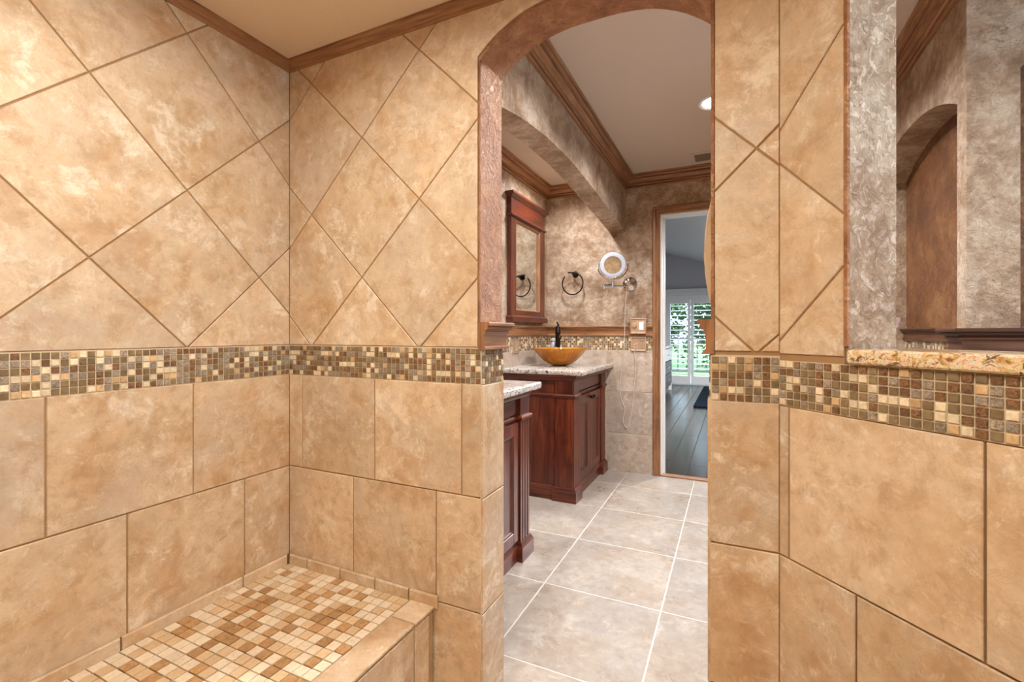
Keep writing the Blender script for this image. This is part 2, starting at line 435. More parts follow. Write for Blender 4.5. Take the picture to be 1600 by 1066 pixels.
# ------------------------------------------------------------------ dimensions
XL, D, D2 = -1.447, 1.18, 1.316           # shower left wall, arch wall near and far face
JL, JR, XP = -.656, -.048, .094           # arch jambs, pillar corner
YD, YD2 = 3.75, 3.88                      # wall with the bedroom door
ZB0, ZB1, ZR1, ZR2 = .955, 1.058, .626, .292
ZC, ZCB = 2.075, 2.342                    # shower ceiling, bath ceiling
ZF = -.13                                 # shower floor
XR, XR2 = .70, .826
YP = 2.04                                 # end of the right wall
SB = -1.05                                # shower back
ANG = math.radians(42.44); TX, TY = math.sin(ANG), -math.cos(ANG); NX, NY = math.cos(ANG), math.sin(ANG)
def K(s, w): return (XP + TX * s + NX * w, D + TY * s + NY * w)   # knee wall plan: s along, w outwards
S1, S2, KT = .149, 1.05, .128
ZCAP0, ZCAP1 = 1.0465, 1.073
def arch_z(u, z0, rise, p=2.8): return z0 + rise * (1 - abs(u) ** p)

# ------------------------------------------------------------------ floors and ceilings
o = MB().box(-1.6, XR2 + .2, D - .0, YD, -.16, -.0007).obj('floor', GROUTF, origin=(0, 0, 0)); FLOOR = struct(o)
xs = [-.752 + .494 * k for k in range(-2, 5)]; ys = [1.436 + .4925 * k for k in range(-1, 6)]
for a, b in zip(xs, xs[1:]):
    for c, d in zip(ys, ys[1:]):
        x0, x1, y0, y1 = max(a, -1.44) + .003, min(b, 1.03) - .003, max(c, D2 - .12) + .003, min(d, YD) - .003
        if x1 - x0 < .02 or y1 - y0 < .02: continue
        V, F = tile_geo([(x0, y0), (x1, y0), (x1, y1), (x0, y1)], lambda u, v, w: (u, v, w - .003), .003, .0007)
        finish('floor_tile', V, F, FLOORT, FLOOR)
struct(MB().box(XL - .1, .95, SB, D, ZF - .1, ZF).obj('floor_shower', TILE, origin=(0, 0, 0)))
struct(MB().box(.2, 2.4, SB, YP, -.16, -.002).obj('floor_tub_side', FLOORT, origin=(0, 0, 0)))
struct(MB().box(XL - .1, XP + .004, SB, D + .004, ZC, ZC + .1).obj('ceiling_shower', PAINT_S, origin=(0, 0, 0)))
struct(MB().prism([(XP + .003, SB), (.80, SB), (.80, .404), (XP + .003, D + .003)], lambda p: (*p, ZC), lambda p: (*p, ZC + .1)).obj('ceiling_shower_corner', PAINT_S, origin=(0, 0, 0)))
struct(MB().box(XL - .1, 2.4, SB, YD2, ZCB, ZCB + .1).obj('ceiling', PAINT_B, origin=(0, 0, 0)))

# ------------------------------------------------------------------ shower left wall
TL = lambda u, v, w: (XL + w, u, v)                      # u = y
o = MB().box(XL - .12, XL, SB, D2, ZF, ZCB).obj('wall_left', GROUT, origin=(0, 0, 0)); WLEFT = struct(o)
tiles_diamond(WLEFT, TL, .598, 1.292, .2305, .0, D - .0035, ZB1 + .006, 2.07)
tiles_rect(WLEFT, TL, -.15, D - .0035, ZR1 + .004, ZB0, [.186, .517, .846])
tiles_rect(WLEFT, TL, -.15, D - .0035, .31, ZR1, [.018, .349, .679, 1.007])
MB().box(XL, XL + .0012, SB, D, ZB0, ZB1 + .005).obj('mosaic_bed', GROUTL, WLEFT)
mosaic(WLEFT, lambda u, v, w: (XL + w + .0012, u, v), .32, D - .003, ZB0 + .002, ZB1 + .003, 50, budget=[300])

# ------------------------------------------------------------------ arch wall
TB = lambda u, v, w: (u, D - w, v)                       # u = x
def arch_pts(xl, xr, z0, rise, n=28, p=2.8):
    c, h = (xl + xr) / 2, (xr - xl) / 2
    return [(c + h * math.cos(math.pi * (1 - k / n)), arch_z(math.cos(math.pi * (1 - k / n)), z0, rise, p)) for k in range(n + 1)]
ax, ar = JL - .003, JR + .003
outline = [(XL, ZF), (ax, ZF)] + arch_pts(ax, ar, 1.900, .106) + [(ar, ZF), (XP, ZF), (XP, ZCB), (XL, ZCB)]
o = MB().prism(outline, lambda p: (p[0], D + .002, p[1]), lambda p: (p[0], D2, p[1])).obj('wall_arch', STUCCO_O, origin=(0, 0, 0)); WARCH = struct(o)
go = .008
outl2 = [(XL, ZF), (ax - go, ZF)] + arch_pts(ax - go, ar + go, 1.905, .109) + [(ar + go, ZF), (XP, ZF), (XP, ZC), (XL, ZC)]
MB().prism(outl2, lambda p: (p[0], D, p[1]), lambda p: (p[0], D + .0022, p[1])).obj('grout_bed', GROUT, WARCH)
ts = tiles_diamond(WARCH, TB, -1.335, 1.0575, .2305, XL + .004, ax - go, ZB1 + .006, ZC)
# tiles that meet the arch are cut along its curve
for t in ts: bpy.data.objects.remove(t)
cutter = MB().prism([(ax - go, 0.5)] + arch_pts(ax - go, ar + go, 1.905, .109) + [(ar + go, .5)], lambda p: (p[0], D - .2, p[1]), lambda p: (p[0], D + .2, p[1])).obj('cutter', GROUT)
ts = tiles_diamond(WARCH, TB, -1.335, 1.0575, .2305, XL + .004, XP - .0015, ZB1 + .006, ZC)
for t in ts:
    xsv = [v.co.x + WL[t].x for v in t.data.vertices]
    if max(xsv) < ax - go or min(xsv) > ar + go: continue
    if min(xsv) > ax - go and max(xsv) < ar + go and max(v.co.z + WL[t].z for v in t.data.vertices) < 1.9:
        bpy.data.objects.remove(t); continue
    md = t.modifiers.new('cut', 'BOOLEAN'); md.object = cutter; md.solver = 'EXACT'; md.operation = 'DIFFERENCE'
    bpy.context.view_layer.update()
    ev = t.evaluated_get(bpy.context.evaluated_depsgraph_get())
    me = bpy.data.meshes.new_from_object(ev); t.modifiers.clear(); t.data = me
    bm = bmesh.new(); bm.from_mesh(me); seen = set(); groups = []
    for v0 in bm.verts:
        if v0 in seen: continue
        st = [v0]; seen.add(v0); comp = []
        while st:
            v = st.pop(); comp.append(v)
            for e in v.link_edges:
                u = e.other_vert(v)
                if u not in seen: seen.add(u); st.append(u)
        groups.append([v.index for v in comp])
    nv = len(bm.verts); bm.free()
    if nv < 4: bpy.data.objects.remove(t); continue
    if len(groups) > 1:                                  # a tile cut into two pieces becomes two pieces
        for gidx in groups:
            gs = set(gidx); mp = {v: i for i, v in enumerate(gidx)}
            fs = [tuple(mp[v] for v in p.vertices) for p in me.polygons if p.vertices[0] in gs]
            finish('tile', [me.vertices[v].co + WL[t] for v in gidx], fs, TILE, WARCH)
        bpy.data.objects.remove(t)
bpy.data.objects.remove(cutter)
el, er = JL - .001, JR + .001
tiles_rect(WARCH, TB, XL + .004, el, ZR1 + .004, ZB0, [-1.38, -1.05, -.721])
tiles_rect(WARCH, TB, XL + .004, el, ZR2 + .004, ZR1, [-1.471, -1.141, -.811])
tiles_rect(WARCH, TB, -.985, el, ZF, ZR2, [])
for z0, z1 in ((ZR1 - .004, ZB0 - .006), (ZR2 + .004, ZR1 - .008), (ZF, ZR2)): tiles_rect(WARCH, TB, er, XP - .0015, z0, z1, [])
MB().box(XL, el, D - .0012, D, ZB0, ZB1 + .005).obj('mosaic_bed', GROUTL, WARCH)
MB().box(er, XP, D - .0012, D, ZB0 - .008, ZB1 - .003).obj('mosaic_bed', GROUTL, WARCH)
bud = [300]
TJ = lambda u, v, w: (ax + .002 + w, u, v)                # jamb cladding, u = y
mosaic(WARCH, lambda u, v, w: (u, D - .0012 - w, v), er + .002, XP - .001, ZB0 - .006, ZB1 - .006, 8, budget=bud)
mosaic(WARCH, lambda u, v, w: (ax + .004 + w, u, v), D + .002, D2, ZB0, ZB1 - .002, 8, budget=bud)
mosaic(WARCH, lambda u, v, w: (u, D - .0012 - w, v), XL + .003, el, ZB0 + .002, ZB1 + .003, 46, budget=bud)
MB().box(ax, ax + .0035, D - .001, D2, ZF, ZB1).obj('mosaic_bed', GROUTL, WARCH)
for z0, z1 in ((ZR1 + .002, ZB0 - .002), (ZR2 + .002, ZR1 - .002), (ZF, ZR2 - .002)):
    V, F = tile_geo([(D - .002, z0), (D2, z0), (D2, z1), (D - .002, z1)], TJ, .006); finish('tile', V, F, TILE, WARCH)
    V, F = tile_geo([(D - .002, z0), (D2, z0), (D2, z1), (D - .002, z1)], lambda u, v, w: (ar - .002 - w, u, v), .006); finish('tile', V, F, TILE, WARCH)
mosaic(WARCH, lambda u, v, w: (ar - .002 - w, u, v), D + .002, D2, ZB0, ZB1 - .002, 8, budget=[0])

# ------------------------------------------------------------------ knee wall, pillar and pass-through
KW = lambda u, v, w: (*K(u, -w), v)
Qx = (K(-.065, KT)[0], D2)
col_plan = [(XP, D + .002), K(S1 + .003, .002), K(S1 + .003, KT), Qx, (XP, D2)]
o = MB().prism(col_plan, lambda p: (*p, ZF), lambda p: (*p, ZCB)).obj('wall_pillar', STUCCO, origin=(0, 0, 0)); WPIL = struct(o)
kn = [K(S1 + .003, .002), K(S2, .002), K(S2, KT), K(S1 + .003, KT)]
o = MB().prism(kn, lambda p: (*p, ZF), lambda p: (*p, ZCAP0)).obj('wall_knee', GROUT, origin=(0, 0, 0)); WKNEE = struct(o)
struct(MB().prism(kn, lambda p: (*p, 2.0), lambda p: (*p, ZCB)).obj('wall_header', STUCCO, origin=(0, 0, 0)))
zk0, zk1 = ZB0 - .008, ZB1 - .004
V, F = tile_geo([(0, ZF), (S1 - .003, ZF), (S1 - .003, ZC), (0, ZC)], lambda u, v, w: (*K(u, .003 - w), v), .003, .0001); finish('grout_bed', V, F, GROUT, WPIL)
tiles_diamond(WPIL, KW, -.035, 1.0575 - .006 - .0, .2305, .0015, S1 - .004, zk1 + .006, ZC)
tiles_rect(WKNEE, KW, .0015, S2, ZR1 - .004, zk0 - .002, [.025, .358, .69])
tiles_rect(WKNEE, KW, .0015, S2, ZR2, ZR1 - .008, [.169, .502, .83])
tiles_rect(WKNEE, KW, .0015, S2, ZF, ZR2 - .004, [.025, .358, .69])
V, F = tile_geo([(0, zk0), (S2, zk0), (S2, 1.0455), (0, 1.0455)], KW, .0014, .0001); finish('mosaic_bed', V, F, GROUTL, WKNEE)
mosaic(WKNEE, lambda u, v, w: (*K(u, -w - .0014), v), .001, .001 + 26 * .01725, zk0 + .001, 1.0455, 26, budget=[300])
struct(MB().box(.80, .93, SB, .405, ZF, ZCB).obj('wall_shower_right', TILE, origin=(0, 0, 0)))
struct(MB().box(XL - .12, 2.4, SB - .12, SB, ZF, ZCB).obj('wall_shower_back', TILE, origin=(0, 0, 0)))
# stone ledge on the knee wall
cp = [K(S1 + .008, -.014), K(S2, -.014), K(S2, KT + .02), K(S1 + .008, KT + .02)]
cap = MB().prism(cp, lambda p: (*p, ZCAP0), lambda p: (*p, ZCAP1 + .002)).obj('granite_ledge', GRAN_G, bevel=.009, seg=3, smooth=True)
tag(cap, 'golden speckled granite ledge on the mosaic-banded half wall at right', 'ledge')
# edge beads of plaster next to the tiles
for nm, par, V in (('edge_bead', WPIL, [K(S1 - .003, -.002), K(S1 + .004, -.003), K(S1 + .004, .004), K(S1 - .003, .004)]),
                   ('edge_bead', WARCH, [(ar - .001, D - .003), (ar + .006, D - .002), (ar + .006, D + .004), (ar - .001, D + .004)]),
                   ('edge_bead', WARCH, [(ax - .006, D - .002), (ax + .001, D - .003), (ax + .001, D + .004), (ax - .006, D + .004)])):
    MB().prism(V, lambda p: (*p, 1.08 if par is WPIL else 1.062), lambda p: (*p, 1.895 if par is WARCH else ZC)).obj(nm, STUCCO_O, par)

# ------------------------------------------------------------------ bathroom walls
# alcove wall on the left
o = MB().box(XL - .12, XL, D2, YD2, -.1, ZCB).obj('wall_alcove', STUCCO, origin=(0, 0, 0)); WALC = struct(o)
BZ0, BZ1, RZ0, RZ1 = .968, 1.078, 1.082, 1.163
TA = lambda u, v, w: (XL + w, u, v)
MB().box(XL, XL + .004, D2, YD, 0, BZ1 + .004).obj('grout_bed', GROUTL, WALC)
TA2 = lambda u, v, w: (XL + .004 + w, u, v)
for z0, z1, off in ((.640, BZ0 - .003, 0), (.306, .636, .166), (0, .302, 0)):
    tiles_rect(WALC, TA2, D2, YD, z0, z1, [3.03 + off - .334 * k for k in range(-3, 6)], BATHT)
mosaic(WALC, TA2, D2 + .002, YD - .002, BZ0, BZ1, 140, budget=[0])
# end wall with the door opening
dx0, dx1, dz = -.505, .30, 2.022
wo = [(XL, -.1), (dx0, -.1), (dx0, dz), (dx1, dz), (dx1, -.1), (1.0, -.1), (1.0, ZCB), (XL, ZCB)]
o = MB().prism(wo, lambda p: (p[0], YD, p[1]), lambda p: (p[0], YD2, p[1])).obj('wall_end', STUCCO, origin=(0, 0, 0)); WEND = struct(o)
cx0 = -.561
for a, b in ((XL, cx0), (dx1 + .056, XR)): MB().box(a, b, YD - .004, YD, 0, BZ1 + .004).obj('grout_bed', GROUTL, WEND)
TE = lambda u, v, w: (u, YD - .004 - w, v)
for z0, z1 in ((.640, BZ0 - .003), (.306, .636), (0, .302)):
    tiles_rect(WEND, TE, XL, cx0, z0, z1, [-1.26, -.926], BATHT); tiles_rect(WEND, TE, dx1 + .056, XR, z0, z1, [], BATHT)
mosaic(WEND, TE, XL + .006, cx0, BZ0, BZ1, 52, budget=[0]); mosaic(WEND, TE, dx1 + .056, XR, BZ0, BZ1, 20, budget=[0])
# beam with the long arch between the vanity alcove and the room
BX0, BX1 = -.897, -.773
bp = [(D2, 1.872), (1.43, 1.912), (1.535, 1.941), (1.68, 1.969), (1.818, 1.989), (2.006, 2.007), (2.2, 2.014), (2.35, 2.015), (2.5, 2.011), (2.677, 2.001), (2.937, 1.983), (3.245, 1.957), (3.5, 1.937), (YD, 1.915)]
o = MB().prism([(YD, ZCB), (D2, ZCB)] + bp, lambda p: (BX0, p[0], p[1]), lambda p: (BX1, p[0], p[1])).obj('wall_beam', STUCCO, origin=(0, 0, 0)); struct(o)
# right wall with arched niche
ny0, ny1 = 2.113, 3.107
o = MB().prism([(YP, -.1), (ny0, -.1)] + [(p[0], p[1]) for p in arch_pts(ny0, ny1, 1.895, .112, 28, 2.3)] + [(ny1, -.1), (YD, -.1), (YD, ZCB), (YP, ZCB)],
               lambda p: (XR, p[0], p[1]), lambda p: (XR2, p[0], p[1])).obj('wall_right', STUCCO, origin=(0, 0, 0)); WRIGHT = struct(o)
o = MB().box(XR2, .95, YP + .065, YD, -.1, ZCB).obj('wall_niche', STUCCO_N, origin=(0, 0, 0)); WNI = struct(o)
MB().box(XR2 - .003, XR2, ny0, ny1, 0, BZ1).obj('grout_bed', GROUTL, WNI)
mosaic(WNI, lambda u, v, w: (XR2 - .003 - w, u, v), ny0 + .002, ny1 - .002, BZ0 - .01, BZ1 - .012, 64, budget=[0])
tiles_rect(WNI, lambda u, v, w: (XR2 - .003 - w, u, v), ny0, ny1, .3, BZ0 - .014, [2.4, 2.73, 3.06, 3.39], BATHT)
# wall turning towards the tub, with a second niche
n0, n1 = .826, 1.55
o = MB().prism([(XR2, -.1), (n0 + .004, -.1)] + arch_pts(n0 + .004, n1, 1.955, .13, 24) + [(n1, -.1), (2.3, -.1), (2.3, ZCB), (XR2, ZCB)],
               lambda p: (p[0], YP, p[1]), lambda p: (p[0], YP + .06, p[1])).obj('wall_tub_end', STUCCO, origin=(0, 0, 0)); struct(o)
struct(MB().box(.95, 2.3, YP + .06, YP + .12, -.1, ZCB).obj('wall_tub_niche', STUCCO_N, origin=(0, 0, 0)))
# outer wall over the tub with a window
wz0, wz1, wy0, wy1 = .7, 2.15, -.3, 1.7
m = MB().box(2.3, 2.42, SB, wy0, -.1, ZCB).box(2.3, 2.42, wy1, YP + .12, -.1, ZCB).box(2.3, 2.42, wy0, wy1, -.1, wz0).box(2.3, 2.42, wy0, wy1, wz1, ZCB)
struct(m.obj('wall_tub_window', STUCCO, origin=(0, 0, 0)))
o = struct(MB().box(2.28, 2.40, wy0, wy0 + .06, wz0, wz1).box(2.28, 2.40, wy1 - .06, wy1, wz0, wz1).box(2.28, 2.40, wy0 + .06, wy1 - .06, wz0, wz0 + .06)
           .box(2.28, 2.40, wy0 + .06, wy1 - .06, wz1 - .06, wz1).box(2.31, 2.37, .67, .73, wz0 + .06, wz1 - .06).obj('window_2', WHITE, origin=(0, 0, 0)))
MB().box(2.335, 2.341, wy0 + .06, .67, wz0 + .06, wz1 - .06).obj('pane', PANE, o); MB().box(2.335, 2.341, .73, wy1 - .06, wz0 + .06, wz1 - .06).obj('pane', PANE, o)

# ------------------------------------------------------------------ trim: crowns, rails, casing
z = ZCB
def crown_prof(z, h, d):
    P = [(-.01, 1), (.012, 1), (.016, .97), (.016, .91), (.012, .88), (.005, .87), (.005, .83), (.020, .82), (.026, .78), (.026, .72), (.018, .71), (.018, .67), (.36 * d, .64), (.42 * d, .56), (.50 * d, .47), (.62 * d, .40),
         (.62 * d, .36), (.54 * d, .35), (.54 * d, .31), (.76 * d, .29), (.84 * d, .24), (.86 * d, .18), (.80 * d, .17), (.80 * d, .13), (.96 * d, .12), (d, .09), (d, 0), (-.01, 0)]
    return [(o, z - h * k) for o, k in P]
cp_ = crown_prof(ZCB + .001, .094, .075)
struct(sweep('trim_1', [(BX1, D2), (BX1, YD), (XR, YD), (XR, YP)], cp_, OAK, side=-1, origin=(0, 0, 0)))
struct(sweep('trim_2', [(XL, D2), (XL, YD), (BX0, YD)], cp_, OAK, side=-1, origin=(0, 0, 0)))
sp = [(-.004, ZC - .034), (.006, ZC - .034), (.009, ZC - .028), (.009, ZC - .024), (.018, ZC - .018), (.024, ZC - .009), (.028, ZC - .007), (.028, ZC + .001), (-.004, ZC + .001)]
struct(sweep('trim_3', [(XL, -.4), (XL, D), (JR + .1, D)], sp, OAK, side=-1, origin=(0, 0, 0)))
def rail_prof(z0, z1, d=.03):
    h = z1 - z0
    P = [(-.006, 0), (.55 * d, 0), (.62 * d, .03), (.62 * d, .09), (.52 * d, .12), (.40 * d, .14), (.40 * d, .54), (.46 * d, .57), (.60 * d, .60), (.60 * d, .66), (.52 * d, .68), (.66 * d, .72), (.84 * d, .76), (.88 * d, .82), (.80 * d, .84),
         (.98 * d, .86), (1.04 * d, .90), (1.04 * d, .96), (.96 * d, 1), (-.006, 1)]
    return [(o, z0 + h * k) for o, k in P]
struct(sweep('trim_4', [(XL, D2 + .03), (XL, YD), (cx0, YD)], rail_prof(RZ0, RZ1), OAK, side=-1, origin=(0, 0, 0)))
struct(sweep('trim_5', [(XR, YD - .02), (XR, ny1 + .0)], rail_prof(RZ0 - .03, RZ1 - .03), OAK, side=-1, origin=(0, 0, 0)))
struct(sweep('trim_6', [(XR2, ny1), (XR2, ny0)], rail_prof(1.072, 1.128), WALNUT, side=-1, origin=(0, 0, 0)))
# moulded caps that wrap the jambs and the free wall end
struct(sweep('trim_7', [(ax, D - .004), (ax, D2), (ax - .35, D2)], rail_prof(1.056, 1.137, .03), OAK, side=-1, origin=(0, 0, 0)))
struct(sweep('trim_8', [(ar, D - .004), (ar, D2), (Qx[0], D2), K(S1 - .01, KT)], rail_prof(1.056, 1.137, .03), OAK, side=1, origin=(0, 0, 0)))
struct(sweep('trim_9', [(XR + .09, ny0), (XR, ny0), (XR, YP), (n0, YP), (n0, YP + .05)], rail_prof(1.03, 1.121, .044), WALNUT, side=-1, origin=(0, 0, 0)))
# door casing, jamb, threshold
cas = [(0, -.001), (0, .012), (.008, .016), (.014, .012), (.03, .012), (.034, .018), (.05, .021), (.056, .018), (.056, -.001)]
struct(sweep('trim_10', [(dx0, 0), (dx0, dz), (dx1, dz), (dx1, 0)], cas, OAK, side=1, mp=lambda a, b, c: (a, YD - c, b), origin=(0, 0, 0)))
o = struct(MB().box(dx0, dx0 + .012, YD + .004, YD2, 0, dz).box(dx1 - .012, dx1, YD + .004, YD2, 0, dz).box(dx0 + .012, dx1 - .012, YD + .004, YD2, dz - .012, dz).obj('door_1', WHITE, origin=(0, 0, 0)))
MB().box(dx0 + .012, dx0 + .024, YD + .06, YD + .1, 0, dz - .012).obj('door_stop', WHITE, o)
MB().box(dx0, dx1, YD - .004, YD + .055, -.01, .012).obj('threshold', OAK, o, bevel=.004)

# ------------------------------------------------------------------ bedroom beyond the door
o = MB().box(-3.2, 2.4, YD2, 10.7, -.12, -.004).obj('floor_bedroom', DUCTD, origin=(0, 0, 0)); FB = struct(o)
pw = .152; x = -2.0; kk = 0
while x < .75:
    y = YD2 - .07 - random.uniform(0, 1.0)
    while y < 10.6:
        L = random.uniform(.9, 1.7); y0, y1 = max(y, YD2 - .07), min(y + L, 10.6)
        if y1 - y0 > .05:
            V, F = tile_geo([(x, y0 + .001), (x + pw - .006, y0 + .001), (x + pw - .006, y1 - .001), (x, y1 - .001)], lambda u, v, w: (u, v, w - .004), .004, .0015)
            finish('floor_plank', V, F, PLANK, FB, grain=1)
        y += L
    x += pw
YB = 10.5
px0, px1, pzt = -1.27, .62, 2.02
def zc(x): return 2.39 - .328 * x
wo = [(-3.2, -.1), (px0, -.1), (px0, pzt), (px1, pzt), (px1, -.1), (2.4, -.1), (2.4, zc(2.4)), (-3.2, zc(-3.2))]
struct(MB().prism(wo, lambda p: (p[0], YB, p[1]), lambda p: (p[0], YB + .15, p[1])).obj('wall_bedroom_far', GREYW, origin=(0, 0, 0)))
struct(MB().box(-3.3, -3.2, YD2, YB + .15, -.1, 3.6).obj('wall_bedroom_left', GREYW, origin=(0, 0, 0)))
struct(MB().box(2.4, 2.5, YD2, YB + .15, -.1, 3.6).obj('wall_bedroom_right', GREYW, origin=(0, 0, 0)))
struct(MB().prism([(-3.3, zc(-3.3)), (2.5, zc(2.5)), (2.5, zc(2.5) + .1), (-3.3, zc(-3.3) + .1)], lambda p: (p[0], YD2, p[1]), lambda p: (p[0], YB + .15, p[1])).obj('ceiling_bedroom', WHITE, origin=(0, 0, 0)))
struct(MB().prism([(-3.2, -.1), (dx0, -.1), (dx0, dz), (dx1, dz), (dx1, -.1), (2.4, -.1), (2.4, 3.6), (-3.2, 3.6)], lambda p: (p[0], YD2, p[1]), lambda p: (p[0], YD2 + .012, p[1])).obj('wall_bedroom_near', GREYW, origin=(0, 0, 0)))
# patio door with plantation shutters
w1 = struct(MB().box(px0, px0 + .05, YB + .03, YB + .12, 0, pzt).box(px1 - .05, px1, YB + .03, YB + .12, 0, pzt).box(px0 + .05, px1 - .05, YB + .03, YB + .12, pzt - .05, pzt)
            .box(px0 + .05, px1 - .05, YB + .03, YB + .12, 0, .05).obj('window_1', WHITE, origin=(0, 0, 0)))
hp = [(0, -.002), (0, .03), (.1, .03), (.11, .05), (.14, .055), (.2, .09), (.22, .095), (.235, .095), (.235, -.002)]
V = []
m = MB().prism([(-h[1], h[0]) for h in hp], lambda p: (px0 - .08, YB + p[0], 1.80 + p[1]), lambda p: (px1 + .08, YB + p[0], 1.80 + p[1])); m.obj('head_moulding', WHITE, w1)
MB().box(px0 - .06, px0, YB - .03, YB, 0, 1.8).obj('side_casing', WHITE, w1); MB().box(px1, px1 + .06, YB - .03, YB, 0, 1.8).obj('side_casing', WHITE, w1)
MB().box(px0 + .05, px1 - .05, YB + .08, YB + .088, .05, pzt - .05).obj('pane', PANE, w1)
sw = .46
slat_me = None
for k in range(4):
    a = px0 + .005 + k * (sw + .01); b = a + sw
    st = .055
    pn = MB().box(a, a + st, YB - .028, YB + .004, .03, 1.80).box(b - st, b, YB - .028, YB + .004, .03, 1.80).box(a + st, b - st, YB - .028, YB + .004, .03, .20).box(a + st, b - st, YB - .028, YB + .004, 1.73, 1.80).obj('shutter_panel', WHITE, w1)
    nS = 15
    for i in range(nS):
        zz = .20 + (i + .5) * (1.73 - .20) / nS
        V = []; ca = math.radians(14)
        prof = [(.038 * math.cos(t), .006 * math.sin(t)) for t in [2 * math.pi * q / 8 for q in range(8)]]
        prof = [(p[0] * math.cos(ca) - p[1] * math.sin(ca), p[0] * math.sin(ca) + p[1] * math.cos(ca)) for p in prof]
        MB().prism(prof, lambda p: (a + st, YB - .012 + p[0], zz + p[1]), lambda p: (b - st, YB - .012 + p[0], zz + p[1])).obj('slat', WHITE, pn, smooth=True)
# outside
struct(MB().box(-7, 7, YB + .15, 13.4, -.15, -.03).obj('patio', CONC, origin=(0, 0, 0)))
struct(MB().box(-30, 30, 13.4, 60, -.3, -.1).obj('ground', LAWN, origin=(0, 0, 0)))
rl = thing('patio_railing', 'dark metal railing with pickets seen through the shutters', 'railing', (-.5, 13.2, -.03))
MB().box(-4, 4, 13.17, 13.22, .93, .98).obj('top_rail', SLATE, rl); MB().box(-4, 4, 13.18, 13.21, .08, .11).obj('bottom_rail', SLATE, rl)
for k in range(34): MB().box(-3.98 + k * .24, -3.955 + k * .24, 13.185, 13.205, .11, .93).obj('picket', SLATE, rl)
for k in range(5): MB().box(-4 + k * 1.98, -3.93 + k * 1.98, 13.16, 13.23, -.03, .98).obj('post', SLATE, rl)
def shrub(x, y, h, r, label, nleaf=7000):
    t = thing('leafy_tree', label, 'tree', (x, y, -.1), 'trees in the garden beyond the patio')
    MB().tube([(x, y, -.1), (x + .05, y, h * .4), (x, y + .05, h * .75)], [.07, .05, .02], 7).obj('trunk', BARK, t)
    V = []; F = []; rn = random.Random(int(x * 100 + y))
    cl = [(rn.uniform(-r, r) * .7, rn.uniform(-r, r) * .6, rn.uniform(.12, .95) * h, rn.uniform(.3, .55) * r) for _ in range(26)]
    for i in range(nleaf):
        c = rn.choice(cl); d = Vector((rn.gauss(0, 1), rn.gauss(0, 1), rn.gauss(0, 1))).normalized() * c[3] * rn.uniform(.5, 1.05)
        p = Vector((x + c[0], y + c[1], c[2])) + d
        a = Vector((rn.gauss(0, 1), rn.gauss(0, 1), rn.gauss(0, .6))).normalized(); b = a.cross(Vector((rn.gauss(0, 1), rn.gauss(0, 1), rn.gauss(0, 1)))).normalized()
        L = rn.uniform(.10, .2); k = len(V)
        V += [tuple(p), tuple(p + a * L * .5 + b * L * .28), tuple(p + a * L), tuple(p + a * L * .5 - b * L * .28)]; F.append((k, k + 1, k + 2, k + 3))
    o = finish('foliage', V, F, LEAF, t); o['kind'] = 'stuff'
shrub(-2.3, 15.2, 4.2, 1.0, 'green leafy tree seen through the left shutter panel')
shrub(-.5, 17.6, 4.8, 1.5, 'green leafy tree seen behind the middle stile of the shutters')
shrub(.6, 15.0, 4.0, 1.0, 'green leafy tree seen through the right shutter panel')
shrub(-4.6, 16.5, 4.2, 1.2, 'green leafy tree farthest left in the garden')
# rug and dresser
V = []; F = []
m = MB().box(-.53, 1.9, 7.4, 10.2, 0, .03); rg = m.obj('rug', RUG, origin=(.7, 8.8, 0), bevel=.012, seg=2)
tag(rg, 'dark navy shag rug on the wooden bedroom floor', 'rug')
dr = thing('dresser', 'white dresser with charcoal drawer fronts by the bedroom shutters', 'dresser', (-1.4, 8.9, 0))
MB().box(-1.72, -1.09, 8.3, 9.6, .1, .83).obj('body', SLATE, dr)
MB().box(-1.75, -1.06, 8.27, 9.63, .83, .87).obj('top', WHITE, dr, bevel=.006)
for yy in (8.3, 9.54):
    for xx in (-1.72, -1.13): MB().box(xx, xx + .05, yy, yy + .06, 0, .83).obj('leg', WHITE, dr)
for i in range(3):
    q = MB().box(-1.09, -1.07, 8.38, 9.52, .14 + i * .23, .35 + i * .23).obj('drawer', WHITE if i == 2 else SLATE, dr, bevel=.004)
    MB().box(-1.07, -1.05, 8.8, 9.1, .24 + i * .23, .255 + i * .23).obj('handle', CHROME, q)

# ------------------------------------------------------------------ shower bench
BXF, BZT = -.812, .283
bn = thing('shower_bench', 'built-in tiled shower bench with travertine mosaic seat in the left corner', 'bench', (-1.13, .4, ZF))
MB().box(XL + .012, BXF - .006, SB + .3, D - .012, ZF, BZT - .006).obj('body', GROUTB, bn)
ej = [1.075 - .334 * k for k in range(0, 5)]
Tt = lambda u, v, w: (v, u, BZT - .006 + w)              # u = y, v = x
edges = [D - .006] + ej
for a, b in zip(edges, edges[1:]):
    V, F = tile_geo([(b + .002, -.898), (a - .002 if a != edges[0] else a, -.898), (a - .002 if a != edges[0] else a, BXF), (b + .002, BXF)], Tt, .0065, .002); finish('edge_tile', V, F, TILE, bn)
    V, F = tile_geo([(b + .002, ZF + .004), (a - .002 if a != edges[0] else a - .03, ZF + .004), (a - .002 if a != edges[0] else a - .03, BZT - .016), (b + .002, BZT - .016)], lambda u, v, w: (BXF - .006 + w, u, v), .005, .002); finish('front_tile', V, F, TILE, bn)
for a, b in zip(ej + [ej[-1] - .334], [D - .018] + ej):
    a2, b2 = a + .002 + (-.1 if False else 0), b - .002
    V, F = tile_geo([(a2 - .08 if a != ej[0] else a2 - .08, .277), (b2 - .08 if b < 1.1 else b2, .277), (b2 - .08 if b < 1.1 else b2, .314), (a2 - .08, .314)], lambda u, v, w: (XL + .0065 + w, u, v), .008, .0025); finish('liner_tile', V, F, TILE, bn)
